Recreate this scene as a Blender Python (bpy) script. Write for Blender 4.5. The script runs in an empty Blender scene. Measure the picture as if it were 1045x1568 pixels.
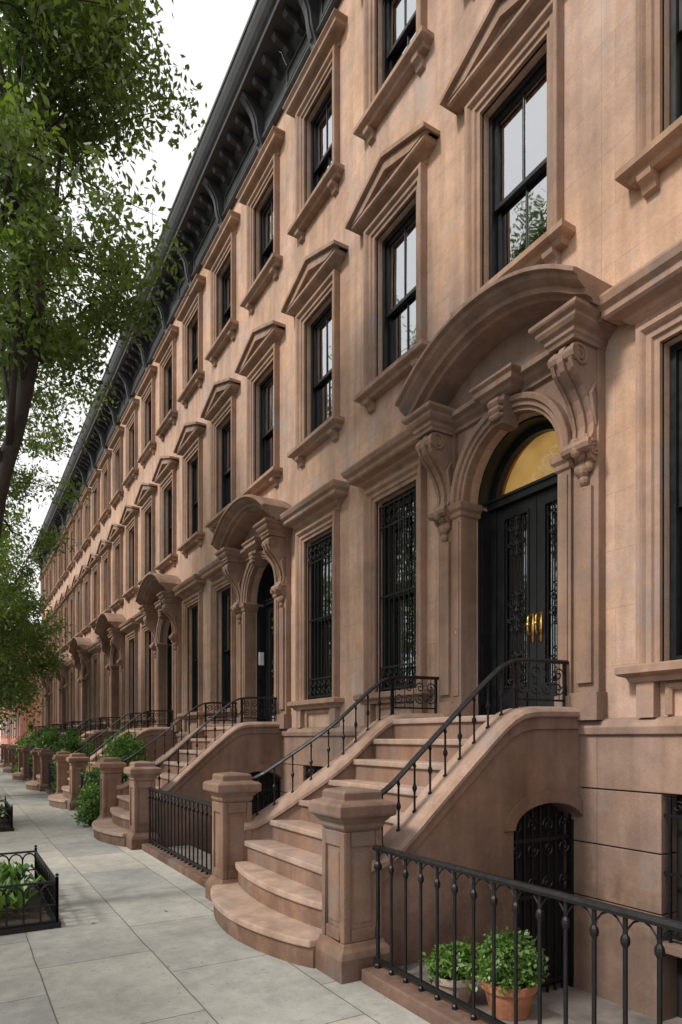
import bpy, bmesh, math, random
import numpy as np
from mathutils import Vector, noise
R = random.Random(11)
D = 4.765; M = 6.05; EYE = 1.65
scene = bpy.context.scene
COL = scene.collection

# ------------------------------------------------------------------ mesh helpers
class MB:
    def __init__(s): s.v = []; s.f = []
    def add(s, vs, fs):
        o = len(s.v); s.v += [tuple(p) for p in vs]; s.f += [tuple(i+o for i in f) for f in fs]
    def box(s, x0, x1, y0, y1, z0, z1):
        vs = [(x0,y0,z0),(x1,y0,z0),(x1,y1,z0),(x0,y1,z0),(x0,y0,z1),(x1,y0,z1),(x1,y1,z1),(x0,y1,z1)]
        s.add(vs, [(0,3,2,1),(4,5,6,7),(0,1,5,4),(1,2,6,5),(2,3,7,6),(3,0,4,7)])
    def loft(s, rows, cu=False, cv=False, caps=False):
        n = len(rows[0]); m = len(rows); vs = [p for r in rows for p in r]; fs = []
        for i in range(m if cv else m-1):
            i2 = (i+1) % m
            for j in range(n if cu else n-1):
                j2 = (j+1) % n
                fs.append((i*n+j, i*n+j2, i2*n+j2, i2*n+j))
        if caps:
            fs.append(tuple(range(n-1,-1,-1))); fs.append(tuple((m-1)*n+j for j in range(n)))
        s.add(vs, fs)
    def prism(s, poly, ax, a0, a1):
        def P(u, w, a):
            return (a,u,w) if ax=='x' else ((u,a,w) if ax=='y' else (u,w,a))
        s.loft([[P(u,w,a0) for u,w in poly],[P(u,w,a1) for u,w in poly]], cu=True, caps=True)
    def tube(s, pts, r, n=6, closed=False):
        pts = [Vector(p) for p in pts]; m = len(pts); rows = []
        up = None
        for i,p in enumerate(pts):
            a = pts[max(i-1,0)] if not closed else pts[i-1]
            b = pts[min(i+1,m-1)] if not closed else pts[(i+1)%m]
            t = (b-a)
            if t.length < 1e-7: t = Vector((0,0,1))
            t.normalize()
            if up is None:
                up = Vector((1,0,0)) if abs(t.x) < .8 else Vector((0,1,0))
            u = up - t*up.dot(t)
            if u.length < 1e-4: u = t.orthogonal()
            u.normalize(); w = t.cross(u); up = u
            rr = r[i] if isinstance(r,(list,tuple)) else r
            rows.append([p + (u*math.cos(2*math.pi*k/n) + w*math.sin(2*math.pi*k/n))*rr for k in range(n)])
        s.loft(rows, cu=True, cv=closed, caps=not closed)
    def lathe(s, prof, c, n=8, caps=True):
        rows = [[(c[0]+r*math.cos(2*math.pi*k/n), c[1]+r*math.sin(2*math.pi*k/n), c[2]+z) for k in range(n)] for r,z in prof]
        s.loft(rows, cu=True, caps=caps)
    def sq(s, prof, cx, cy):
        rows = [[(cx-h,cy-h,z),(cx+h,cy-h,z),(cx+h,cy+h,z),(cx-h,cy+h,z)] for h,z in prof]
        s.loft(rows, cu=True, caps=True)
    def hood(s, prof, y0, y1, X=D):
        rows = [[(X+.01,y0-p,z),(X-p,y0-p,z),(X-p,y1+p,z),(X+.01,y1+p,z)] for p,z in prof]
        s.loft(rows, caps=True)
    def archi(s, prof, y0, y1, z0, z1, X=D):
        rows = [[(X-p,y0-o,z0),(X-p,y0-o,z1+o),(X-p,y1+o,z1+o),(X-p,y1+o,z0)] for o,p in prof]
        s.loft(rows)
        s.f.append(tuple(range(len(s.v)-len(rows)*4, len(s.v), 4)))
        s.f.append(tuple(range(len(s.v)-len(rows)*4+3, len(s.v), 4)))

def mesh_of(mb, name, mat, bevel=0, smooth=False, face_street=False):
    me = bpy.data.meshes.new(name)
    bm = bmesh.new()
    vs = [bm.verts.new(p) for p in mb.v]
    for f in mb.f:
        try: bm.faces.new([vs[i] for i in f])
        except Exception: pass
    bmesh.ops.recalc_face_normals(bm, faces=bm.faces)
    if face_street:
        bm.normal_update()
        fl = [f for f in bm.faces if f.normal.x > 0]
        if fl: bmesh.ops.reverse_faces(bm, faces=fl)
    if bevel:
        bmesh.ops.remove_doubles(bm, verts=bm.verts, dist=1e-5)
        es = [e for e in bm.edges if len(e.link_faces)==2 and e.calc_face_angle(0) > .6 and e.calc_length() > bevel*3]
        try: bmesh.ops.bevel(bm, geom=es, offset=bevel, segments=2, profile=.6, affect='EDGES', clamp_overlap=True)
        except Exception as ex: print('bevel', ex)
    bm.to_mesh(me); bm.free()
    if smooth:
        me.polygons.foreach_set('use_smooth', [True]*len(me.polygons))
    me.materials.append(mat)
    return me

def empty(name, loc):
    e = bpy.data.objects.new(name, None); e.location = loc; e.empty_display_size = .3
    COL.objects.link(e); return e
def child(me, name, par, base=(0,0,0)):
    o = bpy.data.objects.new(name, me); COL.objects.link(o); o.parent = par
    o.location = (-base[0], -base[1], -base[2]); return o
def top(me, name, loc=(0,0,0)):
    o = bpy.data.objects.new(name, me); COL.objects.link(o); o.location = loc; return o

# ------------------------------------------------------------------ materials
class NT:
    def __init__(s, name):
        s.m = bpy.data.materials.new(name); s.m.use_nodes = True
        s.t = s.m.node_tree; s.t.nodes.clear()
        s.out = s.t.nodes.new('ShaderNodeOutputMaterial')
    def n(s, typ, ins=None, **kw):
        nd = s.t.nodes.new(typ)
        for k,v in kw.items(): setattr(nd, k, v)
        if ins:
            for k,v in ins.items():
                if isinstance(v, bpy.types.NodeSocket): s.t.links.new(v, nd.inputs[k])
                else: nd.inputs[k].default_value = v
        return nd
    def math(s, op, a, b=0.0):
        return s.n('ShaderNodeMath', {0:a, 1:b}, operation=op).outputs[0]
    def noise(s, vec, sc, det=4, rough=.55):
        return s.n('ShaderNodeTexNoise', {'Vector':vec,'Scale':sc,'Detail':det,'Roughness':rough}).outputs['Fac']
    def maprange(s, v, a, b, c, d):
        return s.n('ShaderNodeMapRange', {0:v,1:a,2:b,3:c,4:d}).outputs[0]
    def mul(s, c, f):
        return s.n('ShaderNodeVectorMath', {0:c,1:f}, operation='MULTIPLY').outputs[0]
    def mix(s, f, a, b):
        nd = s.n('ShaderNodeMix', data_type='RGBA')
        for i,v in ((0,f),(6,a),(7,b)):
            if isinstance(v, bpy.types.NodeSocket): s.t.links.new(v, nd.inputs[i])
            else: nd.inputs[i].default_value = v
        return nd.outputs[2]
    def comb(s, a, b=None, c=None):
        b = a if b is None else b; c = a if c is None else c
        return s.n('ShaderNodeCombineXYZ', {0:a,1:b,2:c}).outputs[0]

def C(r,g,b): return (r,g,b,1)

def stone(name, col, joints=False, blotch=.22, rough=.85, bump=.25, stain=.5, grime=False):
    t = NT(name)
    geo = t.n('ShaderNodeNewGeometry'); P = geo.outputs['Position']
    n1 = t.noise(P, .7, 3, .6); n2 = t.noise(P, 4.5, 4, .7)
    n3 = t.noise(P, 70, 1, .6)
    ms = t.n('ShaderNodeMapping', {'Vector':P,'Scale':(5,5,.4)}).outputs[0]
    n4 = t.noise(ms, 1.0, 2, .65)
    v = t.maprange(n1, .3, .7, 1-blotch, 1+blotch*.6)
    v = t.math('MULTIPLY', v, t.maprange(n2, .3, .7, .84, 1.12))
    v = t.math('MULTIPLY', v, t.maprange(n3, .3, .7, .92, 1.07))
    v = t.math('MULTIPLY', v, t.maprange(n4, .35, .6, .82, 1.05))
    sx = t.n('ShaderNodeSeparateXYZ', {0:P})
    if grime:
        gz = t.math('ADD', sx.outputs[2], t.math('MULTIPLY', t.math('SUBTRACT', n2, .5), .9))
        v = t.math('MULTIPLY', v, t.maprange(gz, 0.0, .55, .66, 1.0))
    c = t.mul(col, t.comb(v))
    hz = t.noise(t.n('ShaderNodeMapping', {'Vector':P,'Location':(3,9,4)}).outputs[0], 1.1, 3, .6)
    c = t.mul(c, t.mix(t.maprange(hz,.38,.62,0,1), C(.97,.99,1.05), C(1.04,.99,.91)))
    g = sum(col)/3
    st = t.maprange(t.noise(t.n('ShaderNodeMapping', {'Vector':P,'Location':(7,3,1),'Scale':(1,1,.7)}).outputs[0], 1.4, 4, .78), .55, .67, 0, stain)
    c = t.mix(st, c, C(g*1.0, g*.93, g*.88))
    if joints:
        vec = t.n('ShaderNodeCombineXYZ', {0:sx.outputs[1], 1:t.math('ADD', sx.outputs[2], .17), 2:0.0}).outputs[0]
        br = t.n('ShaderNodeTexBrick', {'Vector':vec,'Color1':C(.975,.975,.975),'Color2':C(1.025,1.02,1.015),'Mortar':C(.76,.71,.67),
                 'Scale':1.0,'Mortar Size':.003,'Mortar Smooth':.3,'Bias':0.0,'Brick Width':1.18,'Row Height':.485}, offset=.5)
        c = t.mul(c, br.outputs['Color'])
    bp = t.n('ShaderNodeBump', {'Strength':bump,'Distance':.012,'Height':n2})
    b = t.n('ShaderNodeBsdfPrincipled', {'Base Color':c,'Roughness':rough,'Normal':bp.outputs[0]})
    b.inputs['Specular IOR Level'].default_value = .2
    t.t.links.new(b.outputs[0], t.out.inputs[0]); return t.m

def plain(name, col, rough=.5, metal=0, var=.15, sc=8, bump=0, spec=.5):
    t = NT(name); P = t.n('ShaderNodeNewGeometry').outputs['Position']
    nz = t.noise(P, sc, 2, .6)
    v = t.maprange(nz, .3, .7, 1-var, 1+var)
    c = t.mul(col, t.comb(v))
    b = t.n('ShaderNodeBsdfPrincipled', {'Base Color':c,'Roughness':t.maprange(nz, .3,.7, rough*.85, min(1,rough*1.2)),'Metallic':metal})
    b.inputs['Specular IOR Level'].default_value = spec
    if bump:
        bp = t.n('ShaderNodeBump', {'Strength':bump,'Distance':.01,'Height':t.noise(P, sc*6, 3)})
        t.t.links.new(bp.outputs[0], b.inputs['Normal'])
    t.t.links.new(b.outputs[0], t.out.inputs[0]); return t.m

def leafmat(name, ca, cb, trans=.42):
    t = NT(name); geo = t.n('ShaderNodeNewGeometry'); P = geo.outputs['Position']
    rr = geo.outputs['Random Per Island']
    f = t.math('ADD', t.math('MULTIPLY', rr, .6), t.math('MULTIPLY', t.maprange(t.noise(P, 1.3, 0), .35,.65,0,1), .5))
    c = t.mix(f, C(*ca), C(*cb))
    d = t.n('ShaderNodeBsdfDiffuse', {'Color':c})
    tr = t.n('ShaderNodeBsdfTranslucent', {'Color':t.mul(c, (1.5,1.6,.7))})
    mx = t.n('ShaderNodeMixShader', {0:trans, 1:d.outputs[0], 2:tr.outputs[0]})
    g = t.n('ShaderNodeBsdfGlossy', {'Color':C(1,1,1),'Roughness':.45})
    mx2 = t.n('ShaderNodeMixShader', {0:.05, 1:mx.outputs[0], 2:g.outputs[0]})
    t.t.links.new(mx2.outputs[0], t.out.inputs[0]); return t.m

def glassmat(name, ior, add, tint):
    t = NT(name); P = t.n('ShaderNodeNewGeometry').outputs['Position']
    bp = t.n('ShaderNodeBump', {'Strength':.14,'Distance':.02,'Height':t.noise(P, 2.2, 1)})
    fr = t.n('ShaderNodeFresnel', {'IOR':ior,'Normal':bp.outputs[0]})
    gl = t.n('ShaderNodeBsdfGlossy', {'Color':C(.90,.93,.97),'Roughness':.02,'Normal':bp.outputs[0]})
    tr = t.n('ShaderNodeBsdfTransparent', {'Color':C(*tint)})
    mx = t.n('ShaderNodeMixShader', {0:t.math('ADD', fr.outputs[0], add), 1:tr.outputs[0], 2:gl.outputs[0]})
    t.t.links.new(mx.outputs[0], t.out.inputs[0]); return t.m

def pavemat():
    t = NT('paving_slabs'); P = t.n('ShaderNodeNewGeometry').outputs['Position']
    sx = t.n('ShaderNodeSeparateXYZ', {0:P})
    vec = t.n('ShaderNodeCombineXYZ', {0:sx.outputs[1], 1:t.math('ADD', sx.outputs[0], .28), 2:0.0}).outputs[0]
    wob = t.n('ShaderNodeTexNoise', {'Vector':P,'Scale':1.5,'Detail':1.0}).outputs['Color']
    vec = t.n('ShaderNodeVectorMath', {0:vec, 1:t.mul(wob, (.03,.03,0))}, operation='ADD').outputs[0]
    br = t.n('ShaderNodeTexBrick', {'Vector':vec,'Color1':C(.80,.82,.84),'Color2':C(1.13,1.10,1.05),'Mortar':C(.34,.32,.30),
             'Scale':1.0,'Mortar Size':.006,'Mortar Smooth':.4,'Bias':0.0,'Brick Width':1.28,'Row Height':.80}, offset=.42)
    n1 = t.noise(P, .9, 4, .72); n2 = t.noise(P, 6, 4, .78); n3 = t.noise(P, 150, 1)
    v = t.math('MULTIPLY', t.maprange(n1,.3,.7,.74,1.16), t.maprange(n2,.3,.7,.82,1.13))
    v = t.math('MULTIPLY', v, t.maprange(n3,.3,.7,.84,1.12))
    c = t.mul(t.mul((.405,.40,.37), t.comb(v)), br.outputs['Color'])
    sp = t.maprange(t.noise(P, 22, 1, .4), .68, .72, 0, .45)
    c = t.mix(sp, c, C(.18,.17,.15))
    bp = t.n('ShaderNodeBump', {'Strength':.35,'Distance':.012,'Height':n2})
    b = t.n('ShaderNodeBsdfPrincipled', {'Base Color':c,'Roughness':.8,'Normal':bp.outputs[0]})
    b.inputs['Specular IOR Level'].default_value = .3
    t.t.links.new(b.outputs[0], t.out.inputs[0]); return t.m

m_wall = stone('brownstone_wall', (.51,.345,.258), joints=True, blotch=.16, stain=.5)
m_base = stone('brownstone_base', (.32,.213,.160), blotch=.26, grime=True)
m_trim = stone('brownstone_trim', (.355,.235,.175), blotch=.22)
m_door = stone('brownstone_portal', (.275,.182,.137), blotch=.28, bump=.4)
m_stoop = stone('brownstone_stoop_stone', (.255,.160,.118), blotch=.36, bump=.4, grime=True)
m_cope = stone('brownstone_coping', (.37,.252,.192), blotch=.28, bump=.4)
m_tread = stone('step_stone', (.385,.28,.225), blotch=.28, bump=.35)
m_black = plain('black_paint', (.010,.011,.013), .38, var=.3, spec=.35)
m_corn = plain('cornice_paint', (.042,.044,.049), .5, var=.35, sc=3, spec=.4)
m_iron = plain('black_iron', (.008,.008,.009), .45, var=.3, sc=20, spec=.35)
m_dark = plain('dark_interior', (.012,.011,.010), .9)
m_curt = plain('curtain_cloth', (.50,.51,.49), .9, var=.1)
m_brass = plain('brass', (.65,.42,.13), .28, metal=1, var=.15)
m_glass = glassmat('window_glass', 2.4, .34, (.66,.70,.70))
m_glassP = glassmat('parlour_glass', 2.0, .14, (.70,.74,.74))
m_dglass = glassmat('fanlight_glass', 1.45, .01, (.88,.88,.85))
m_pave = pavemat()
m_kerb = plain('kerb_stone', (.30,.29,.27), .8, var=.2, sc=5, bump=.4)
m_asph = plain('asphalt', (.05,.05,.052), .9, var=.25, sc=12, bump=.6)
m_ground = plain('ground_soil', (.12,.10,.08), .95, var=.3, sc=2, bump=.5)
m_soil = plain('dark_soil', (.05,.035,.025), .95, var=.4, sc=25, bump=.8)
m_area = plain('areaway_paving', (.17,.15,.135), .85, var=.3, sc=4, bump=.5)
m_terra = plain('terracotta', (.42,.17,.09), .75, var=.2, sc=14, bump=.3)
m_pale = plain('pale_pot_clay', (.42,.33,.27), .8, var=.25, sc=14, bump=.3)
m_bark = plain('bark', (.035,.027,.021), .9, var=.45, sc=14, bump=1.0)
m_red = plain('red_brick', (.50,.22,.15), .85, var=.15, sc=3)
m_leafA = leafmat('leaf_dark', (.032,.075,.016), (.16,.23,.05))
m_leafB = leafmat('leaf_mid', (.035,.085,.018), (.17,.24,.045))
m_leafS = leafmat('leaf_shrub', (.035,.10,.018), (.16,.29,.05), .3)
m_roof = plain('roof_felt', (.07,.07,.07), .9)
m_paint = plain('white_paint', (.75,.75,.72), .6)
# hall plaster seen through the fanlight; lamplight put in as its own emission
t = NT('hall_plaster_glow'); P = t.n('ShaderNodeNewGeometry').outputs['Position']
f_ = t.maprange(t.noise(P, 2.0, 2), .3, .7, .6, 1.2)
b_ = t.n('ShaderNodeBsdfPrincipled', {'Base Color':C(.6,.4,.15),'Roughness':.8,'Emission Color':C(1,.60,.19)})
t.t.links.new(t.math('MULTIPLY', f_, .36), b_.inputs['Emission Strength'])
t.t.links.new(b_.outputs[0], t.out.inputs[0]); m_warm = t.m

# ------------------------------------------------------------------ HOUSE TEMPLATE  (absolute coords for k=0)
Y0, Y1 = 3.68, 3.68+M
BAYS = [4.70, 6.70, 8.72]
HW = .45
rows_z = [(2.22,4.74),(6.22,8.20),(9.80,11.42)]
wins = [(b,r) for r in range(3) for b in range(3) if not (r==0 and b==0)]
DR = .655; DC = 4.70; DS = 4.17; DBOT = 1.70
def build_wall():
    mb = MB()
    ops = [(BAYS[b]-HW, BAYS[b]+HW, rows_z[r][0], rows_z[r][1]) for b,r in wins]
    ops.append((DC-DR, DC+DR, DBOT, 4.9))
    ys = sorted({Y0+.0005, Y1-.0005} | {o[0] for o in ops} | {o[1] for o in ops})
    zs = sorted({1.70, 12.6} | {o[2] for o in ops} | {o[3] for o in ops})
    for i in range(len(ys)-1):
        for j in range(len(zs)-1):
            cy = (ys[i]+ys[i+1])/2; cz = (zs[j]+zs[j+1])/2
            if any(o[0]<cy<o[1] and o[2]<cz<o[3] for o in ops): continue
            mb.add([(D,ys[i],zs[j]),(D,ys[i+1],zs[j]),(D,ys[i+1],zs[j+1]),(D,ys[i],zs[j+1])],[(0,1,2,3)])
    for o in ops[:-1]:
        a = [(o[0],o[2]),(o[1],o[2]),(o[1],o[3]),(o[0],o[3])]
        mb.loft([[(D,y,z) for y,z in a],[(D+.24,y,z) for y,z in a]], cu=True)
    arc = [(DC+DR*math.cos(t), DS+DR*math.sin(t)) for t in [math.pi*i/28 for i in range(29)]]
    mb.loft([[(D,y,z) for y,z in arc],[(D,y,4.9) for y,z in arc]])
    a = [(DC+DR,DBOT)] + arc + [(DC-DR,DBOT)]
    mb.loft([[(D,y,z) for y,z in a],[(D+.50,y,z) for y,z in a]])
    mb.add([(D+.01,Y0+.004,-.6),(D+11,Y0+.004,-.6),(D+11,Y0+.004,12.9),(D+.01,Y0+.004,12.9)],[(0,1,2,3)])
    mb.add([(D+.01,Y1-.004,-.6),(D+11,Y1-.004,-.6),(D+11,Y1-.004,12.9),(D+.01,Y1-.004,12.9)],[(0,1,2,3)])
    mb.add([(D+11,Y0,-.6),(D+11,Y1,-.6),(D+11,Y1,12.9),(D+11,Y0,12.9)],[(0,1,2,3)])
    return mb
HM = {}
HM['walls'] = mesh_of(build_wall(), 'walls', m_wall)
mb = MB(); mb.box(D+.05, D+11.02, Y0+.003, Y1-.003, 12.9, 13.0); HM['roof'] = mesh_of(mb, 'roof', m_roof)

# trim
mb = MB()
AP = [(0,-.02),(0,.035),(.045,.035),(.055,.06),(.10,.06),(.115,.085),(.13,.10),(.165,.10),(.17,.09),(.17,-.02)]
for b,r in wins:
    yc = BAYS[b]; z0,z1 = rows_z[r]
    ya, yb = yc-HW, yc+HW
    mb.archi(AP, ya, yb, z0, z1)
    s0 = z0
    mb.hood([(.0,s0-.13),(.10,s0-.13),(.12,s0-.09),(.16,s0-.075),(.18,s0-.06),(.18,s0-.005),(.13,s0+.012)], ya-.12, yb+.12)
    mb.box(D-.02, D+.2, ya+.001, yb-.001, s0-.01, s0+.022)
    if r > 0:
        for yy in (ya-.08, yb+.08):
            mb.prism([(D+.01,s0-.13),(D-.13,s0-.13),(D-.12,s0-.17),(D-.07,s0-.20),(D-.05,s0-.25),(D+.01,s0-.27)], 'y', yy-.06, yy+.06)
    za = z1+.17
    if r == 0:
        mb.hood([(.02,za),(.04,za+.02),(.04,za+.07),(.09,za+.10),(.11,za+.13),(.20,za+.15),(.22,za+.17),(.22,za+.22),(.26,za+.25),(.28,za+.30),(.28,za+.32),(.0,za+.37)], ya-.17, yb+.17)
        for q in ((ya-.17,ya-.02),(yb+.02,yb+.17)): mb.box(D-.085, D+.01, q[0], q[1], 1.81, 2.09)
        mb.archi([(0,-.01),(0,.03),(.02,.045),(.05,.045),(.06,-.01)], ya+.10, yb-.10, 1.83, 2.02)
    elif r == 2:
        mb.hood([(.02,za),(.03,za+.06),(.08,za+.09),(.15,za+.11),(.18,za+.13),(.18,za+.18),(.22,za+.22),(.22,za+.24),(.0,za+.28)], ya-.17, yb+.17)
    else:
        mb.hood([(.02,za),(.03,za+.05),(.08,za+.08),(.16,za+.10),(.18,za+.12),(.18,za+.155)], ya-.17, yb+.17)
        L = ya-.17-.24; Rr = yb+.17+.24; zb = za+.157; ap = za+.46
        for (px,th) in ((.24,.07),(.19,.13),(.13,.18)):
            mb.prism([(L,zb),(yc,ap),(Rr,zb),(Rr,zb+.05),(yc,ap+.055),(L,zb+.05)] if px==.24 else
                     [(L+.03,zb-.001),(yc,ap-.002),(Rr-.03,zb-.001),(Rr-.03-th*2.4,zb-.001),(yc,ap-th*1.05),(L+.03+th*2.4,zb-.001)], 'x', D-px, D+.01)
        mb.prism([(L+.1,zb),(yc,ap-.05),(Rr-.1,zb)], 'x', D-.07, D+.01)
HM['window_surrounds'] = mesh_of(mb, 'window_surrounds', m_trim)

# basement wall with rusticated courses
mb = MB(); XB = D-.06
bops = [(BAYS[1]-.42,BAYS[1]+.42),(BAYS[2]-.42,BAYS[2]+.42)]
courses = [(-.6,.268),(.28,.738),(.75,1.21),(1.222,1.70)]
for ci,(za,zb) in enumerate(courses):
    segs = [(Y0+.001,Y1-.001)]
    if ci < 3: segs = [(Y0+.001,bops[0][0]),(bops[0][1],bops[1][0]),(bops[1][1],Y1-.001)]
    for a,b in segs: mb.box(XB, D+.22, a, b, za, zb)
for a,b in bops:
    mb.box(XB-.03, D+.1, a-.03, b+.03, .0, .07)
mb.loft([[(D-p,y,z) for y in (Y0+.001,Y1-.001)] for p,z in [(.05,1.66),(.09,1.68),(.10,1.74),(.07,1.79),(.03,1.81),(-.01,1.82)]])
HM['basement_wall'] = mesh_of(mb, 'basement_wall', m_base, bevel=.006)
mb2 = MB()
for a,b in bops: mb2.box(D+.14, D+.16, a, b, -.6, 1.21)
jb = MB()
for a,b in ((Y0+.003,bops[0][0]-.02),(bops[0][1]+.02,bops[1][0]-.02),(bops[1][1]+.02,Y1-.003)): jb.box(D-.045,D-.02,a,b,-.6,1.69)
HM['joint_backing'] = mesh_of(jb, 'joint_backing', m_dark)
HM['basement_window_back'] = mesh_of(mb2, 'basement_window_back', m_dark)

# black cornice
mb = MB()
cp = [(-.01,12.22),(.07,12.22),(.10,12.25),(.10,12.29),(.05,12.31),(.05,12.74),(.09,12.78),(.13,12.84),(.15,12.90),(.50,12.93),(.51,12.99),(.55,13.02),(.60,13.08),(.645,13.17),(.66,13.24),(.68,13.25),(.68,13.31),(.0,13.39)]
mb.loft([[(D-p,Y0+.001,z),(D-p,Y1-.001,z)] for p,z in cp])
def scurve(h0, z0, h1, z1, n=10):
    out = []
    for i in range(n+1):
        t = i/n
        out.append((h0+(h1-h0)*(t**1.6)+.035*math.sin(t*math.pi*2.2), z0+(z1-z0)*t))
    return out
for i in range(3):
    yb = Y0 + M*(i/3) + M/6 - 1.0
    pr = scurve(.09,12.12,.44,12.91)
    poly = [(D,12.10)] + [(D-p,z) for p,z in pr] + [(D,12.91)]
    mb.prism(poly, 'y', yb+1.0-.085, yb+1.0+.085)
    poly = [(D,12.14)] + [(D-p-.03,z) for p,z in pr[1:-1]] + [(D,12.89)]
    mb.prism(poly, 'y', yb+1.0-.04, yb+1.0+.04)
    mb.lathe([(.0,-.13),(.035,-.1),(.055,-.05),(.04,.0)], (D-.07, yb+1.0, 12.13), 8)
    for j in range(1,5):
        yy = yb+1.0 + j*(M/3)/5
        poly = [(D-.04,12.70),(D-.16,12.72),(D-.22,12.78),(D-.36,12.81),(D-.40,12.85),(D-.40,12.905),(D-.04,12.905)]
        if yy+.05 < Y1: mb.prism(poly, 'y', yy-.05, yy+.05)
        else: mb.prism(poly, 'y', yy-.05-M, yy+.05-M)
    ya_, yb_ = yb+1.0+.22, yb+1.0+M/3-.22
    if yb_ > Y1-.05: yb_ = Y1-.05
    mb.archi([(0,.04),(0,.075),(.03,.075),(.03,.04)], ya_, yb_, 12.40, 12.60)
    mb.box(D-.075, D-.04, ya_-.03, yb_+.03, 12.37, 12.40)
HM['cornice'] = mesh_of(mb, 'cornice', m_corn)

# window joinery, glass, curtains (three curtain variants so houses differ)
def window(fr, gl, cu, dk, R, ya, yb, z0, z1, munt=True):
    X = D+.09
    if fr is not None:
        fr.box(X, X+.15, ya, ya+.055, z0+.02, z1); fr.box(X, X+.15, yb-.055, yb, z0+.02, z1)
        fr.box(X, X+.15, ya+.055, yb-.055, z1-.06, z1); fr.box(X, X+.15, ya+.055, yb-.055, z0+.02, z0+.07)
    a, b = ya+.056, yb-.056; zm = (z0+z1)/2
    for (xs, za, zb, bot) in ((X+.03, zm-.025, z1-.061, .045),(X+.075, z0+.071, zm+.03, .075)):
        if fr is not None:
            fr.box(xs, xs+.04, a, a+.045, za, zb); fr.box(xs, xs+.04, b-.045, b, za, zb)
            fr.box(xs, xs+.04, a+.045, b-.045, zb-.045, zb); fr.box(xs, xs+.04, a+.045, b-.045, za, za+bot)
            if munt: fr.box(xs+.006, xs+.034, (a+b)/2-.011, (a+b)/2+.011, za+bot, zb-.045)
        tl = R.uniform(-.004,.004)
        gl.add([(xs+.02+tl,a+.04,za+.02),(xs+.02,b-.04,za+.02),(xs+.02-tl,b-.04,zb-.02),(xs+.02,a+.04,zb-.02)],[(0,1,2,3)])
    kind = R.random()
    def sheet(c0, c1, zt, zb_, x):
        n = max(4, int((c1-c0)/.03)); 
        cu.loft([[(x+.025*math.sin(i*1.9+c0*7), c0+(c1-c0)*i/n, z) for i in range(n+1)] for z in (zb_, zt)])
    if kind < .5: sheet(a, yb-.06, z1, z1-(z1-z0)*R.uniform(.15,.55), X+.2)
    if kind > .25:
        w = R.uniform(.12,.26); sheet(a, a+w, z1, z0+.05, X+.24); sheet(b-w, b, z1, z0+.05, X+.24)
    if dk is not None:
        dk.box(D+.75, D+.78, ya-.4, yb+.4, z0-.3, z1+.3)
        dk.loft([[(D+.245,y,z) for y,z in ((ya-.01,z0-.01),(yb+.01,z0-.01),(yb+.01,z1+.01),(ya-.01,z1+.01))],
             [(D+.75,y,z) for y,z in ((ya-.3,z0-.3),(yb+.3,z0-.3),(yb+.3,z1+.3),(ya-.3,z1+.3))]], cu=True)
fr = MB(); dk = MB(); GLS=[]; GLP=[]; CUS=[]
for var in range(3):
    gl = MB(); gp = MB(); cu = MB(); RV = random.Random(11+var*5)
    for b,r in wins: window(fr if var==0 else None, gl if r>0 else gp, cu, dk if var==0 else None, RV, BAYS[b]-HW, BAYS[b]+HW, *rows_z[r], munt=(r>0))
    GLS.append(mesh_of(gl, 'window_glass_panes', m_glass, face_street=True)); GLP.append(mesh_of(gp, 'parlour_glass_panes', m_glassP, face_street=True)); CUS.append(mesh_of(cu, 'curtains', m_curt, smooth=True))
HM['window_frames'] = mesh_of(fr, 'window_frames', m_black, bevel=.004)
HM['room_backs'] = mesh_of(dk, 'room_backs', m_dark)

# portal
mb = MB()
def arcpts(R_, c, z, n=28, a0=0, a1=math.pi):
    return [(c+R_*math.cos(a0+(a1-a0)*i/n), z+R_*math.sin(a0+(a1-a0)*i/n)) for i in range(n+1)]
ap = [(-.004,-.01),(-.004,.09),(.03,.09),(.035,.12),(.075,.12),(.085,.15),(.13,.16),(.14,.145),(.14,.05)]
mb.loft([[(D-p,y,z) for y,z in arcpts(DR+o, DC, DS)] for o,p in ap])
for sgn in (-1,1):
    e = DC+sgn*(DR-.006); f = DC+sgn*(DR+.14)
    y0,y1 = min(e,f),max(e,f)
    mb.box(D-.12, D+.10, y0, y1, 1.92, DS-.14); mb.box(D-.15, D+.12, y0-.012, y1+.012, 1.80, 2.02)
    mb.box(D-.135, D-.1, y0+.03, y1-.03, 2.10, DS-.2)
    mb.loft([[(D+.14,y0-p,z),(D-.12-p,y0-p,z),(D-.12-p,y1+p,z),(D+.14,y1+p,z)] for p,z in [(.0,DS-.16),(.02,DS-.14),(.02,DS-.10),(.045,DS-.07),(.05,DS-.01),(.03,DS+.001)]], caps=True)
    g = DC+sgn*.80; h = DC+sgn*1.06; y0,y1 = min(g,h),max(g,h)
    mb.box(D-.09, D+.01, y0, y1, 1.9, 4.95)
    mb.box(D-.125, D-.08, y0+.05, y1-.05, 2.12, 3.80)
    mb.box(D-.14, D+.01, y0-.02, y1+.02, 1.80, 2.04)
arc = arcpts(DR+.12, DC, DS)
mb.loft([[(D-.055,y,z) for y,z in arc],[(D-.055,y,4.97) for y,z in arc]])
mb.hood([(.06,4.95),(.09,4.96),(.09,5.0),(.13,5.03),(.15,5.06),(.20,5.08),(.20,5.13),(.05,5.16)], DC-.98, DC+.98)
mb.prism([(DC-.06,4.70),(DC+.06,4.70),(DC+.095,4.97),(DC-.095,4.97)], 'x', D-.22, D)
mb.hood([(.20,4.965),(.24,4.985),(.26,5.01),(.30,5.03),(.30,5.085),(.33,5.11),(.33,5.135),(.2,5.15)], DC-.06+.1, DC+.06-.1)
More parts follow.
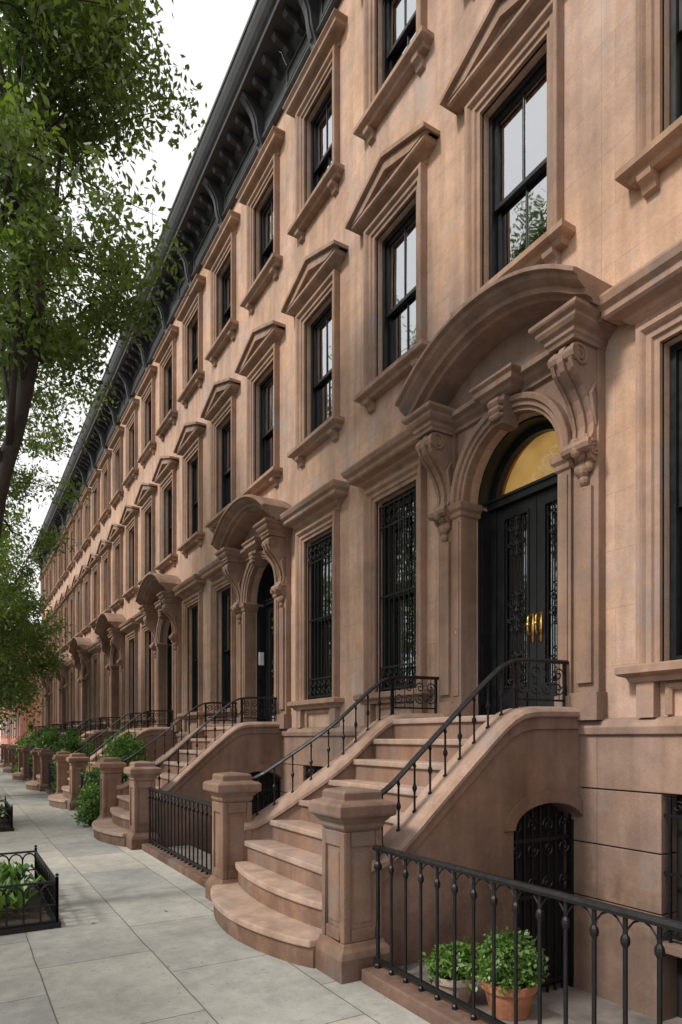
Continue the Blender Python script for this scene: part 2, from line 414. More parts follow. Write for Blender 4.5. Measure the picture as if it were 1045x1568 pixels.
for dz,rr in ((4.90,.05),(4.83,.042),(4.77,.035)):
    mb.tube([(D-.215,DC-.07,dz),(D-.245,DC-.05,dz),(D-.25,DC,dz-.008),(D-.245,DC+.05,dz),(D-.215,DC+.07,dz)], [rr*.5,rr,rr*1.05,rr,rr*.5], 8)
ze=5.37; c_ = 1.21; rise=.44; RR=(c_*c_+rise*rise)/(2*rise); zc=ze+rise-RR; th = math.asin(c_/RR)
tp = [(DC+(RR-.15)*math.sin(a), zc+(RR-.15)*math.cos(a)) for a in [ -th*.97+2*th*.97*i/24 for i in range(25)]]
mb.prism([(DC-1.1,5.12)]+tp+[(DC+1.1,5.12)], 'x', D-.06, D+.01)
hp = [(0,-.01),(0,.54),(-.012,.585),(-.045,.585),(-.055,.54),(-.085,.52),(-.11,.475),(-.125,.44),(-.165,.43),(-.17,.36),(-.20,.34),(-.205,-.01)]
rows = []
NA = 40
for i in range(NA+1):
    a = -th+2*th*i/NA
    row=[]
    for o,p in hp:
        y = DC+(RR+o)*math.sin(a); z = zc+(RR+o)*math.cos(a)
        if i in (0,NA):
            y = DC + math.copysign(c_, a); z = ze+o*1.08
        row.append((D-p, y, z))
    rows.append(row)
mb.loft(rows, cu=True, caps=True)
for sgn in (-1,1):
    yc = DC+sgn*.93
    mb.loft([[(D+.01,yc-w,z),(D-p,yc-w,z),(D-p,yc+w,z),(D+.01,yc+w,z)] for p,w,z in
        [(.40,.135,4.94),(.41,.14,4.97),(.43,.155,4.985),(.43,.155,5.02),(.46,.185,5.04),(.48,.21,5.07),(.48,.21,5.10),(.51,.235,5.12),(.52,.25,5.135),(.52,.25,5.165)]], caps=True)
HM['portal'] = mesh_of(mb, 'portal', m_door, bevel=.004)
mb = MB()
for sgn in (-1,1):
    yc = DC+sgn*.93
    ctrl = [(.06,3.98),(.10,3.99),(.155,4.02),(.185,4.08),(.185,4.14),(.16,4.19),(.13,4.24),(.125,4.32),(.15,4.42),(.20,4.52),(.26,4.60),(.32,4.66),(.375,4.72),(.405,4.79),(.405,4.86),(.37,4.92),(.33,4.94)]
    for w0,w1,off in ((-.11,-.075,0),(-.075,-.03,-.02),(-.03,.03,.012),(.03,.075,-.02),(.075,.11,0)):
        poly = [(D,3.97)] + [(D-p-off,z) for p,z in ctrl] + [(D,4.94)]
        mb.prism(poly, 'y', yc+w0, yc+w1)
    for side in (-1,1):
        ys_ = yc+side*.115
        for (cx,cz,r0) in ((D-.30,4.83,.095),(D-.12,4.10,.07)):
            sp = []
            for i in range(26):
                a = i/25*4.2*math.pi; rr = r0*(1-i/25*.88)
                sp.append((cx-rr*math.cos(a), ys_, cz+rr*math.sin(a)))
            mb.tube(sp, [.016*(1-.4*i/25) for i in range(26)], 6)
        lf = [(D-.10,ys_,4.30),(D-.14,ys_,4.42),(D-.17,ys_,4.54),(D-.12,ys_,4.64),(D-.07,ys_,4.55),(D-.08,ys_,4.40)]
        mb.tube(lf, [.006,.018,.024,.018,.016,.008], 6)
        mb.tube([(D-.05,ys_,4.2),(D-.06,ys_,4.45),(D-.08,ys_,4.72)], .012, 6)
    for (dx,dz,r,dy) in ((.13,4.10,.075,.0),(.15,4.17,.05,-.05),(.15,4.17,.05,.05),(.19,4.09,.05,0),(.10,3.95,.06,0),(.09,3.97,.045,-.05),(.09,3.97,.045,.05),(.09,3.86,.045,0),(.08,3.79,.03,0)):
        mb.lathe([(r*math.sin(t),-r*1.25*math.cos(t)) for t in [.15+i*(math.pi-.3)/6 for i in range(7)]], (D-dx-.02, yc+dy, dz), 10)
    mb.tube([(D-.19,yc-.125,4.12),(D-.20,yc-.10,4.12),(D-.205,yc,4.12),(D-.20,yc+.10,4.12),(D-.19,yc+.125,4.12)], [.055,.06,.05,.06,.055], 10)
    mb.tube([(D-.35,yc-.125,4.84),(D-.355,yc-.09,4.84),(D-.36,yc,4.84),(D-.355,yc+.09,4.84),(D-.35,yc+.125,4.84)], [.065,.07,.055,.07,.065], 10)
HM['consoles'] = mesh_of(mb, 'consoles', m_door, smooth=False)

# door
mb = MB(); br = MB(); dg = MB(); iw = MB(); fg = MB()
XD = D+.30
DB = 1.845
a0,a1 = DC-DR, DC+DR
for y0,y1 in ((a0,a0+.022),(a1-.022,a1)):
    mb.box(D+.125, XD, y0, y1, DB, DS-.045)
la = arcpts(DR-.001, DC, DS); lb = arcpts(DR-.022, DC, DS)
mb.loft([[(D+.125,y,z) for y,z in la],[(D+.125,y,z) for y,z in lb],[(XD,y,z) for y,z in lb]])
for z0,z1 in ((DB+.15,DB+.8),(DB+.92,DS-.2)):
    mb.box(D+.16,XD-.04,a1-.032,a1-.021,z0,z1)
mb.box(XD, XD+.12, a0, a0+.09, DB, DS); mb.box(XD, XD+.12, a1-.09, a1, DB, DS)
mb.box(XD-.04, XD+.1, a0+.002, a1-.002, DS-.04, DS+.055); mb.box(XD-.06, XD-.03, a0+.005, a1-.005, DS+.03, DS+.06)
o = arcpts(DR, DC, DS+.0); i_ = arcpts(DR-.085, DC, DS+.0)
mb.loft([[(XD,y,z) for y,z in o],[(XD,y,z) for y,z in i_],[(XD+.08,y,z) for y,z in i_]])
def scroll(m, x, y, z, r, turns=1.4, sy=1, sz=1, rad=.006):
    m.tube([(x, y+sy*(r*(1-t*.85))*math.cos(turns*2*math.pi*t), z+sz*(r*(1-t*.85))*math.sin(turns*2*math.pi*t)) for t in [i/16 for i in range(17)]], rad, 4)
for s0,s1,hs in ((a0+.092,DC-.004,1),(DC+.004,a1-.092,-1)):
    mb.box(XD+.02,XD+.07,s0,s0+.11,DB+.01,DS-.045); mb.box(XD+.02,XD+.07,s1-.11,s1,DB+.01,DS-.045)
    mb.box(XD+.02,XD+.07,s0+.11,s1-.11,DS-.18,DS-.045); mb.box(XD+.02,XD+.07,s0+.11,s1-.11,DB+.01,DB+.34)
    mb.box(XD+.005,XD+.02,s0+.12,s1-.12,DB+.07,DB+.28)
    for (q0,q1,w0,w1) in ((s0+.095,s0+.115,DB+.32,DS-.16),(s1-.115,s1-.095,DB+.32,DS-.16)): mb.box(XD+.008,XD+.03,q0,q1,w0,w1)
    mb.box(XD+.008,XD+.03,s0+.115,s1-.115,DS-.185,DS-.165); mb.box(XD+.008,XD+.03,s0+.115,s1-.115,DB+.335,DB+.355)
    dg.add([(XD+.05,s0+.1,DB+.3),(XD+.05,s1-.1,DB+.3),(XD+.05,s1-.1,DS-.14),(XD+.05,s0+.1,DS-.14)],[(0,1,2,3)])
    yc=(s0+s1)/2
    for k in range(6):
        y = s0+.13+(s1-s0-.26)*k/5
        iw.box(XD+.028,XD+.038,y-.0065,y+.0065,DB+.35,DS-.18)
    for zc_ in (DB+.50, (DB+DS)/2-.02, DS-.38):
        for sy in (-1,1):
            for sz in (-1,1): scroll(iw, XD+.024, yc+sy*.062, zc_+sz*.075, .06, 1.5, sy, sz, .0085)
        iw.lathe([(.0,-.05),(.032,0),(.0,.05)], (XD+.024,yc,zc_), 6)
        iw.tube([(XD+.024,yc,zc_-.22),(XD+.024,yc,zc_+.22)], .008, 4)
        for sy in (-1,1):
            scroll(iw, XD+.024, yc+sy*.04, zc_+.18, .038, 1.2, sy, 1, .008); scroll(iw, XD+.024, yc+sy*.04, zc_-.18, .038, 1.2, sy, -1, .008)
    hy = s1-.05 if hs==1 else s0+.05
    br.box(XD+.008,XD+.02,hy-.022,hy+.022,2.62,2.92)
    br.tube([(XD+.01,hy,2.70),(XD-.04,hy,2.71),(XD-.05,hy,2.74),(XD-.05,hy,2.86),(XD-.04,hy,2.89),(XD+.01,hy,2.90)], .011, 8)
    br.lathe([(.0,-.03),(.022,-.01),(.022,.01),(.0,.03)], (XD-.05,hy,2.80), 8)
br.lathe([(.018,0),(.018,.05)], (D-.12, DC+.72, 2.75), 8)
fg.prism([(y,z) for y,z in i_], 'x', XD+.045, XD+.046)
fg2 = MB(); fg2.add([(XD+.045,y,z) for y,z in i_], [tuple(range(len(i_)))])
HM['door'] = mesh_of(mb, 'door', m_black, bevel=.003)
HM['door_handles'] = mesh_of(br, 'door_handles', m_brass, smooth=True)
HM['door_ironwork'] = mesh_of(iw, 'door_ironwork', m_iron)
HM['door_glass'] = mesh_of(dg, 'door_glass', m_glassP, face_street=True)
HM['fanlight_glass'] = mesh_of(fg2, 'fanlight_glass', m_dglass, face_street=True)
mb = MB(); mb.box(XD+.9,XD+.92,a0-.3,a1+.3,1.7,DS-.02); mb.box(XD+.13,XD+.9,a0-.32,a0-.3,1.7,DS); mb.box(XD+.13,XD+.9,a1+.3,a1+.32,1.7,DS); mb.box(XD+.06,XD+.9,a0,a1,1.7,1.8)
HM['vestibule'] = mesh_of(mb, 'vestibule', m_dark)
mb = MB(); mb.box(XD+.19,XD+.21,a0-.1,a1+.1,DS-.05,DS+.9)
HALL_GLOW = mesh_of(mb, 'hall_wall', m_warm); HALL_DARK = mesh_of(mb, 'hall_wall', m_dark)
mb = MB()
n=44; mb.loft([[(XD+.11+.012*math.sin(i*1.9), a0+.1+(a1-a0-.2)*i/n, z) for i in range(n+1)] for z in (DB+.2,DS-.1)])
HM['door_curtain'] = mesh_of(mb, 'door_curtain', plain('door_curtain_cloth',(.24,.22,.17),.9), smooth=True)

# basement window irons
mb = MB()
for a,b in bops:
    for k in range(8):
        y = a+.05+(b-a-.1)*k/7; mb.box(XB+.03,XB+.048,y-.009,y+.009,.07,1.2)
    for z in (.12,.6,1.05): mb.box(XB+.028,XB+.05,a,b,z-.012,z+.012)
    for k in range(5): scroll(mb, XB+.03, a+.12+k*.15, 1.12, .05, 1.3, 1 if k%2 else -1, 1, .007)
HM['basement_grilles'] = mesh_of(mb, 'basement_grilles', m_iron)
mb = MB()
for b in (1,2):
    ya,yb = BAYS[b]-HW+.02, BAYS[b]+HW-.02; z0,z1 = 2.26,4.70; X=D+.035
    for k in range(9):
        y = ya+(yb-ya)*k/8; mb.box(X,X+.014,y-.008,y+.008,z0,z1-.02)
    for z in (z0+.03,z0+.30,3.48,z1-.32,z1-.04): mb.box(X-.003,X+.017,ya,yb,z-.011,z+.011)
    for zc_ in (z0+.165, z1-.18):
        for k in range(6):
            y = ya+.07+(yb-ya-.14)*k/5
            scroll(mb, X-.004, y, zc_+.05, .055, 1.5, 1 if k%2 else -1, 1, .007); scroll(mb, X-.004, y, zc_-.05, .055, 1.5, 1 if k%2 else -1, -1, .007)
HM_grille = mesh_of(mb, 'window_grilles', m_iron)
mb = MB(); mb.box(D+.15,D+.25,a1-.05,a1-.034,3.02,3.26); PLATE = mesh_of(mb,'number_plate',m_paint,bevel=.003)

KS = range(-2, 7)
for k in KS:
    base = (D, 6.7, 0)
    e = empty('brownstone_house', (D, 6.7+M*k, 0))
    for nm, me in HM.items(): child(me, nm, e, base)
    child(GLS[k%3], 'window_glass', e, base); child(GLP[k%3], 'parlour_window_glass', e, base); child(CUS[k%3], 'curtains', e, base)
    child(HALL_GLOW if k in (0,) else HALL_DARK, 'hall_wall', e, base)
    if k in (0,): child(HM_grille, 'window_grilles', e, base)
    if k == 1: child(PLATE, 'number_plate', e, base)

# ------------------------------------------------------------------ STOOP TEMPLATE
path = [(2.50,.80),(2.62,.815),(2.74,.885),(2.86,.985),(3.0,1.11),(3.2,1.285),(3.4,1.46),(3.6,1.63),(3.74,1.745),(3.86,1.83),(3.98,1.885),(4.12,1.905),(4.3,1.91),(4.765,1.915)]
def interp(x):
    for (xa,za),(xb,zb) in zip(path, path[1:]):
        if xa <= x <= xb: return za+(zb-za)*(x-xa)/(xb-xa)
    return path[0][1] if x < path[0][0] else path[-1][1]
def yfar(x):
    t = max(0, min(1, (x-2.5)/.95)); t = t*t*(3-2*t); return 6.29-.55*t
def ynear(x): return 3.95
xs = [2.5+ (4.76-2.5)*i/40 for i in range(41)]
mb = MB()
topz = lambda x: interp(x)-.085
poly = [(2.45,-.6),(3.90,-.6),(3.90,.90)] + [(4.31+.41*math.cos(a), .90+.20*math.sin(a)) for a in [math.pi-math.pi*i/14 for i in range(1,14)]] + [(4.72,.90),(4.72,-.6),(4.763,-.6)]
poly += [(x, topz(x)) for x in reversed(xs)] + [(2.45,topz(2.5))]
mb.prism(poly, 'y', 3.85, 4.06)
mb.loft([[(x,yfar(x)-.11,-.6),(x,yfar(x)-.11,topz(x)),(x,yfar(x)+.11,topz(x)),(x,yfar(x)+.11,-.6)] for x in xs], caps=True)
rows=[]
for o_,p in [(0.005,0),(0.005,.03),(.11,.03),(.11,0)]:
    rows.append([(min(4.76,4.31+(.41+o_)*math.cos(a)), 3.85-p, .90+(.20+o_)*math.sin(a)) for a in [math.pi*i/16 for i in range(17)]])
mb.loft(rows)
bx = [x for x in xs if x <= 4.74]
mb.loft([[(x,3.852,topz(x)-.005),(x,3.828,topz(x)-.005),(x,3.828,topz(x)-.10),(x,3.852,topz(x)-.105)] for x in bx], caps=True)
SM = {}
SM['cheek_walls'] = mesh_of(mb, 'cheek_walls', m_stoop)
mb = MB()
cs = [(-.135,-.005),(-.155,.01),(-.158,.045),(-.13,.075),(-.06,.092),(.06,.092),(.13,.075),(.158,.045),(.155,.01),(.135,-.005)]
for yf in (yfar, ynear):
    mb.loft([[(x-.0,yf(x)+a,topz(x)+b) for a,b in cs] for x in xs], cu=True, caps=True)
SM['coping'] = mesh_of(mb, 'coping', m_cope, smooth=False)
mb = MB(); mt = MB()
NS = 9; RH=.205
XS = [2.06+.236*i for i in range(NS)]
for i in range(NS):
    x = XS[i]; z = RH*(i+1)
    if i < 2:
        bow = .23 if i==0 else .14
        x = x+.14
        ya,yb = 4.12,6.16
        def outl(off):
            pts = [(x+.6, ya),(x-off,ya)]
            for j in range(1,16):
                t=j/16; y=ya+(yb-ya)*t
                pts.append((x-off-bow*math.sin(math.pi*t)**.8, y))
            return pts+[(x-off,yb),(x+.6,yb)]
        mb.prism(outl(0), 'z', z-RH-.02, z-.055)
        mt.prism(outl(.03), 'z', z-.0549, z)
    else:
        yb = yfar(min(x,4.6)); x2 = (XS[i+1]+.08) if i<NS-1 else 4.78
        ya = 4.0
        mb.box(x, x2, ya, yb, z-RH-.03, z-.055)
        mt.box(x-.03, x2+.001, ya, yb, z-.0549, z)
SM['risers'] = mesh_of(mb, 'risers', m_stoop)
SM['treads'] = mesh_of(mt, 'treads', m_tread, bevel=.012)
mb = MB()
for cy in (3.965, 6.31):
    cx = 2.43
    mb.sq([(.21,-.05),(.21,.15),(.195,.19),(.175,.215),(.165,.24),(.140,.245),(.140,1.0),(.15,1.01),(.165,1.03),(.165,1.055),(.185,1.075),(.20,1.095),(.225,1.11),(.23,1.125),(.23,1.185),(.21,1.205),(.165,1.215),(.155,1.22),(.155,1.27),(.14,1.285),(.0,1.305)], cx, cy)
    h=.140; p=.018
    for sgn in (-1,1):
        for (u0,u1,z0,z1) in ((-.155,-.10,.245,1.0),(.10,.155,.245,1.0),(-.10,.10,.245,.33),(-.10,.10,.90,1.0)):
            if sgn==-1:
                mb.box(cx-h-p,cx-h+.01,cy+u0,cy+u1,z0,z1); mb.box(cx+u0+.003,cx+u1-.003,cy-h-p+.001,cy-h+.01,z0,z1)
            else:
                mb.box(cx+h-.01,cx+h+p,cy+u0,cy+u1,z0,z1); mb.box(cx+u0+.003,cx+u1-.003,cy+h-.01,cy+h+p-.001,z0,z1)
        mb.box(cx+sgn*h-.008,cx+sgn*h+.008,cy-.07,cy+.07,.37,.86); mb.box(cx-.07,cx+.07,cy+sgn*h-.008,cy+sgn*h+.008,.37,.86)
SM['piers'] = mesh_of(mb, 'piers', m_stoop, bevel=.006)
mb = MB()
def baluster(m, x, y, z0, z1):
    H = z1-z0
    m.lathe([(.020,0),(.020,.012),(.009,.02),(.009,H*.38),(.011,H*.40),(.020,H*.45),(.020,H*.49),(.011,H*.54),(.009,H*.58),(.009,H*.86),(.016,H*.89),(.009,H*.93),(.009,H)], (x,y,z0), 6)
for yf in (yfar, ynear):
    RHt = .40
    pts = [(x, yf(x), interp(x)+RHt) for x in [2.60+ (4.70-2.60)*i/40 for i in range(41)]]
    rows = [[(p[0],p[1]-.026,p[2]-.014),(p[0],p[1]-.03,p[2]+.004),(p[0],p[1]-.016,p[2]+.018),(p[0],p[1]+.016,p[2]+.018),(p[0],p[1]+.03,p[2]+.004),(p[0],p[1]+.026,p[2]-.014)] for p in pts]
    mb.loft(rows, cu=True, caps=True)
    e_ = pts[-1]
    mb.tube([(e_[0]+.0,e_[1],e_[2]),(e_[0]+.03,e_[1],e_[2]-.005),(e_[0]+.045,e_[1],e_[2]-.03),(e_[0]+.03,e_[1],e_[2]-.05),(e_[0]+.01,e_[1],e_[2]-.04)], .016, 6)
    x = 2.68
    while x < 4.02:
        baluster(mb, x, yf(x), interp(x)-.0, interp(x)+RHt-.01); x += .148
    for x in (4.03, 4.62): mb.box(x-.013,x+.013,yf(x)-.013,yf(x)+.013,interp(x)-.01,interp(x)+RHt)
    mb.tube([(4.03,yf(4.1),1.975),(4.62,yf(4.6),1.975)], .009, 4)
    for k in range(4):
        x = 4.11+k*.145
        for zz,s_ in ((2.20,1),(2.08,-1)):
            mb.tube([(x+(1 if k%2 else -1)*(.062*(1-t*.85))*math.cos(9*t), yf(4.3), zz+s_*(.062*(1-t*.85))*math.sin(9*t)) for t in [i/14 for i in range(15)]], .007, 4)
    for k in range(5):
        x = 4.10+k*.12; mb.tube([(x-.03,yf(4.3),1.975),(x-.03,yf(4.3),2.30)], .006, 4)
SM['handrails'] = mesh_of(mb, 'handrails', m_iron)
mb = MB()
yg = 3.95
for k in range(9):
    x = 3.93+.76*k/8; mb.box(x-.009,x+.009,yg-.009,yg+.009,-.55,1.06 if 2<k<6 else 1.0)
for z in (-.45,.30,.78): mb.box(3.90,4.72,yg-.012,yg+.012,z-.015,z+.015)
mb.box(3.90,3.94,yg-.03,yg+.03,-.58,.93); mb.box(4.68,4.72,yg-.03,yg+.03,-.58,.93)
for k in range(4):
    for zz,s_ in ((.90,1),(.70,-1),(.40,1)):
        x = 4.02+k*.19
        mb.tube([(x+(1 if k%2 else -1)*(.07*(1-t*.85))*math.cos(9*t), yg-.012, zz+s_*(.07*(1-t*.85))*math.sin(9*t)) for t in [i/14 for i in range(15)]], .008, 4)
SM['areaway_gate'] = mesh_of(mb, 'areaway_gate', m_iron)
mb = MB(); mb.box(3.86,4.77,4.045,4.07,-.6,1.15); SM['gate_backing'] = mesh_of(mb, 'gate_backing', m_dark)
mb = MB(); mb.lathe([(.0,-.03),(.028,-.012),(.028,.012),(.0,.03)], (3.99,yg-.04,.34), 10); SM['gate_knob'] = mesh_of(mb,'gate_knob',m_brass,smooth=True)
for k in KS:
    base = (3.4, 5.0, 0)
    e = empty('stone_stoop', (3.4, 5.0+M*k, 0))
    for nm, me in SM.items(): child(me, nm, e, base)

# ------------------------------------------------------------------ FENCE
mb = MB(); XF = 2.47
fa, fb = 6.54, 9.77
n = int((fb-fa)/.155)
for i in range(n+1):
    y = fa+.03+(fb-fa-.06)*i/n
    big = i in (0,n)
    r = .016 if big else .0105
    mb.lathe([(r*1.7,0),(r*1.7,.02),(r,.03),(r,.66),(r*1.8,.675),(r*2.0,.69),(r*1.8,.705),(r,.72),(r,.80)], (XF,y,.09), 6)
    if i < n:
        dy = (fb-fa-.06)/n
        for s_ in (1,-1):
            yb_ = y if s_==1 else y+dy
            mb.tube([(XF,yb_,.80),(XF,yb_+s_*.012,.835),(XF,yb_+s_*dy*.25,.87),(XF,yb_+s_*dy*.5,.888)], .005, 4)
mb.box(XF-.012,XF+.012,fa,fb,.13,.155)
mb.loft([[(XF-.024,y,.886),(XF-.028,y,.903),(XF-.014,y,.918),(XF+.014,y,.918),(XF+.028,y,.903),(XF+.024,y,.886)] for y in (fa,fb)], cu=True, caps=True)
f_iron = mesh_of(mb, 'iron_railing', m_iron)
mb = MB(); mb.box(2.36,2.58,6.50,9.78,-.05,.09); f_kerb = mesh_of(mb, 'kerb_stone', m_stoop, bevel=.012)
for k in range(-2,7):
    e = empty('iron_fence', (XF, 8.15+M*k, 0)); b = (XF,8.15,0)
    child(f_iron, 'railing', e, b); child(f_kerb, 'plinth', e, b)

# ------------------------------------------------------------------ GROUND, PAVEMENT, ROAD
mb = MB()
X0,X1,G0,G1 = 2.2,16.5,-9.4,46.5; B=300
for (a,b,c,d) in ((-B,X0,-B,B),(X1,B,-B,B),(X0,X1,-B,G0),(X0,X1,G1,B)):
    mb.add([(a,c,-.16),(b,c,-.16),(b,d,-.16),(a,d,-.16)],[(0,1,2,3)])
top(mesh_of(mb,'ground',m_ground),'ground')
mb = MB(); mb.box(-1.6,2.37,-12,46.3,-.3,0); top(mesh_of(mb,'sidewalk',m_pave),'sidewalk')
mb = MB(); mb.box(-1.78,-1.603,-12,46.3,-.3,.004); mb.box(-1.78,X1,46.303,46.48,-.3,.004); top(mesh_of(mb,'kerb',m_kerb,bevel=.015),'kerb')
mb = MB()
mb.add([(-10,-60,-.135),(-1.7,-60,-.135),(-1.7,150,-.135),(-10,150,-.135)],[(0,1,2,3)])
mb.add([(-1.7,46.4,-.135),(60,46.4,-.135),(60,54.5,-.135),(-1.7,54.5,-.135)],[(0,1,2,3)])
top(mesh_of(mb,'road',m_asph),'road')
mb = MB(); 
for i in range(30): mb.add([(-5.92,-50+i*6,-.131),(-5.8,-50+i*6,-.131),(-5.8,-47+i*6,-.131),(-5.92,-47+i*6,-.131)],[(0,1,2,3)])
top(mesh_of(mb,'road_markings',m_paint),'road_markings')
mb = MB(); mb.box(-14.5,-10,-60,150,-.3,0); mb.box(-1.6,3.4,54.5,150,-.3,0); top(mesh_of(mb,'far_sidewalk',m_pave),'far_sidewalk')
mb = MB(); mb.box(2.36,3.12,-12,46.3,-.6,-.004); mb.box(3.10,5.0,-12,46.3,-.7,-.55)
mb.box(3.10,3.36,0,46.3,-.6,-.19) ; mb.box(3.10,3.6,0,46.3,-.6,-.37)
top(mesh_of(mb,'areaway',m_area,bevel=.01),'areaway_paving')

mb = MB(); 
mb.box(4.3,18,56,82,-.2,10.2); mb.box(4.0,18.1,55.8,82.2,9.9,10.5)
w_=MB(); 
for r in range(3):
    for c in range(10):
        y=57.2+c*2.5; z=1.8+r*2.8
        w_.box(4.27,4.4,y,y+1.0,z,z+1.7); mb.box(4.2,4.35,y-.1,y+1.1,z-.15,z-.003); mb.box(4.2,4.35,y-.1,y+1.1,z+1.703,z+1.9)
e = empty('red_brick_building',(4.3,56,0)); child(mesh_of(mb,'walls',m_red),'walls',e,(4.3,56,0)); child(mesh_of(w_,'windows',m_black),'windows',e,(4.3,56,0))

# ------------------------------------------------------------------ FOLIAGE
def leaf_mesh(name, centers, npc, sig, ln, mat, seed=1, flat=.75, wr=.45):
    rng = np.random.default_rng(seed)
    c = np.array([q[:3] for q in centers]); k = len(c)
    sc = np.array([q[3] if len(q)>3 else 1. for q in centers])
    idx = np.repeat(np.arange(k), npc); N = len(idx)
    d = rng.normal(size=(N,3)); d /= np.linalg.norm(d,axis=1)[:,None]
    rad = rng.random(N)**.55
    off = d*rad[:,None]*sig*1.7*sc[idx][:,None]; off[:,2] *= flat
    off += rng.normal(size=(N,3))*sig*.12
    P = c[idx]+off
    a = rng.normal(size=(N,3)); a[:,2] -= .35; a /= np.linalg.norm(a,axis=1)[:,None]
    b = rng.normal(size=(N,3)); b[:,2]*=.6; b -= a*(a*b).sum(1)[:,None]; b /= np.linalg.norm(b,axis=1)[:,None]
    nn = np.cross(a,b)
    L = ln*rng.uniform(.65,1.25,N)[:,None]; W = L*wr
    V = np.empty((N,4,3)); V[:,0]=P; V[:,1]=P+a*L*.45+b*W*.5+nn*L*.10; V[:,2]=P+a*L; V[:,3]=P+a*L*.45-b*W*.5+nn*L*.10
    me = bpy.data.meshes.new(name)
    me.vertices.add(N*4); me.vertices.foreach_set('co', V.reshape(-1))
    me.loops.add(N*4); me.loops.foreach_set('vertex_index', np.arange(N*4))
    me.polygons.add(N); me.polygons.foreach_set('loop_start', np.arange(N)*4)
    try: me.polygons.foreach_set('loop_total', np.full(N,4))
    except Exception: pass
    me.update(calc_edges=True); me.validate()
    me.materials.append(mat); return me

def make_tree(trunk, r0, cc, rad, nlimb, nclump, npc, ln, seed, mat, sig=.26, thr=.46, zmin=None, extra=None):
    rr = random.Random(seed); mb = MB()
    tp = [Vector(p) for p in trunk]
    fine = []
    for i in range(len(tp)-1):
        p0 = tp[max(i-1,0)]; p1=tp[i]; p2=tp[i+1]; p3=tp[min(i+2,len(tp)-1)]
        for t in (0,.25,.5,.75):
            fine.append(.5*((2*p1)+(p2-p0)*t+(2*p0-5*p1+4*p2-p3)*t*t+(3*p1-p0-3*p2+p3)*t*t*t))
    fine.append(tp[-1]); H = fine[-1].z
    rads = [r0*(1.0-.80*(p.z/H))*(1+ .5*max(0,1-p.z/.35)) for p in fine]
    mb.tube(fine, rads, 10)
    nodes = [(p,r) for p,r in zip(fine,rads) if p.z > H*.35]
    limbs = list(nodes)
    for i in range(nlimb):
        p,r = nodes[int(len(nodes)*rr.random()*.9)]
        for _ in range(50):
            g = Vector((rr.gauss(0,1),rr.gauss(0,1),rr.gauss(0,1))); g.normalize()
            q = Vector((cc[0]+g.x*rad[0]*.85, cc[1]+g.y*rad[1]*.85, cc[2]+g.z*rad[2]*.85))
            if q.z > p.z-.5: break
        n = 7; pts=[]
        for j in range(n+1):
            t=j/n; m = p.lerp(q,t); m.z += .35*math.sin(t*math.pi)
            m += Vector((rr.gauss(0,.05),rr.gauss(0,.05),rr.gauss(0,.05)))*(1 if 0<j<n else 0)
            pts.append(m)
        rs=[max(.006, r*.45*(1-.85*j/n)) for j in range(n+1)]
        mb.tube(pts, rs, 6); limbs += list(zip(pts[2:],rs[2:]))
    clumps=[]; tries=0
    def addclump(q, s):
        clumps.append((q.x,q.y,q.z,s))
        p,r = min(limbs, key=lambda a:(a[0]-q).length)
        mid = p.lerp(q,.5)+Vector((rr.gauss(0,.06),rr.gauss(0,.06),.06))
        mb.tube([p,mid,q], [min(r,.016),.009,.004], 4)
        for _ in range(2):
            e_ = q+Vector((rr.gauss(0,.2),rr.gauss(0,.2),rr.gauss(0,.15))); mb.tube([q,e_],[.005,.002],3)
    while len(clumps)<nclump and tries<20000:
        tries+=1
        g = Vector((rr.gauss(0,1),rr.gauss(0,1),rr.gauss(0,1))); g.normalize(); f = rr.random()**.42
        q = Vector((cc[0]+g.x*rad[0]*f, cc[1]+g.y*rad[1]*f, cc[2]+g.z*rad[2]*f))
        if noise.noise(q*.75+Vector((seed*3.1,0,0)))*.5+.5 < thr: continue
        if zmin is not None and q.z < zmin(q): continue
        addclump(q, rr.uniform(.6,1.35))
    for q in (extra or []): addclump(Vector(q), rr.uniform(.6,1.1))
    wood = mesh_of(mb, 'trunk_and_limbs', m_bark, smooth=True)
    lv = leaf_mesh('crown', clumps, npc, sig, ln, mat, seed)
    return wood, lv

def place_tree(parts, base, loc, rot=0, sc=1):
    e = empty('street_tree', loc); e.rotation_euler=(0,0,rot); e.scale=(sc,sc,sc)
    child(parts[0],'trunk_and_limbs',e,base); child(parts[1],'crown',e,base)
trunk1 = [(.10,7,-.1),(.12,7,1.2),(.19,7,2.6),(.345,7,3.95),(.53,7,4.74),(.70,7,5.86),(.625,7,6.6),(.725,7.05,7.35),(.79,7.1,8.6),(.7,7.2,10.2),(.6,7.3,11.6)]
rx = random.Random(77)
ext = [(1.35+rx.uniform(-.25,.25),7.2+rx.uniform(-.5,.5),6.3+rx.uniform(-.35,.45)) for _ in range(7)]
ext += [(1.0+rx.uniform(-.3,.3),7.2+rx.uniform(-.5,.5),5.6+rx.uniform(-.3,.3)) for _ in range(5)]
ext += [(1.05+rx.uniform(-.35,.45),6.9+rx.uniform(-.4,.5),rx.uniform(7.9,10.6)) for _ in range(30)]
T1 = make_tree(trunk1, .105, (.2,7.3,8.1), (1.75,2.5,3.5), 24, 235, 200, .080, 5, m_leafA, sig=.22, thr=.40, zmin=lambda q: 4.9+ (0.0 if q.x<1.0 else (q.x-1.0)*1.2), extra=ext)
place_tree(T1, (.10,7,0), (.10,7,0))
trunk2 = [(.1,13.8,-.1),(.15,13.8,2),(.05,13.8,4),(.3,13.8,6),(.2,13.9,8),(.3,14,10.5)]
T2 = make_tree(trunk2, .15, (.1,13.8,8.2), (2.2,2.6,4.6), 24, 210, 160, .10, 9, m_leafB, sig=.28, thr=.38)
place_tree(T2, (.1,13.8,0), (.1,13.8,0))
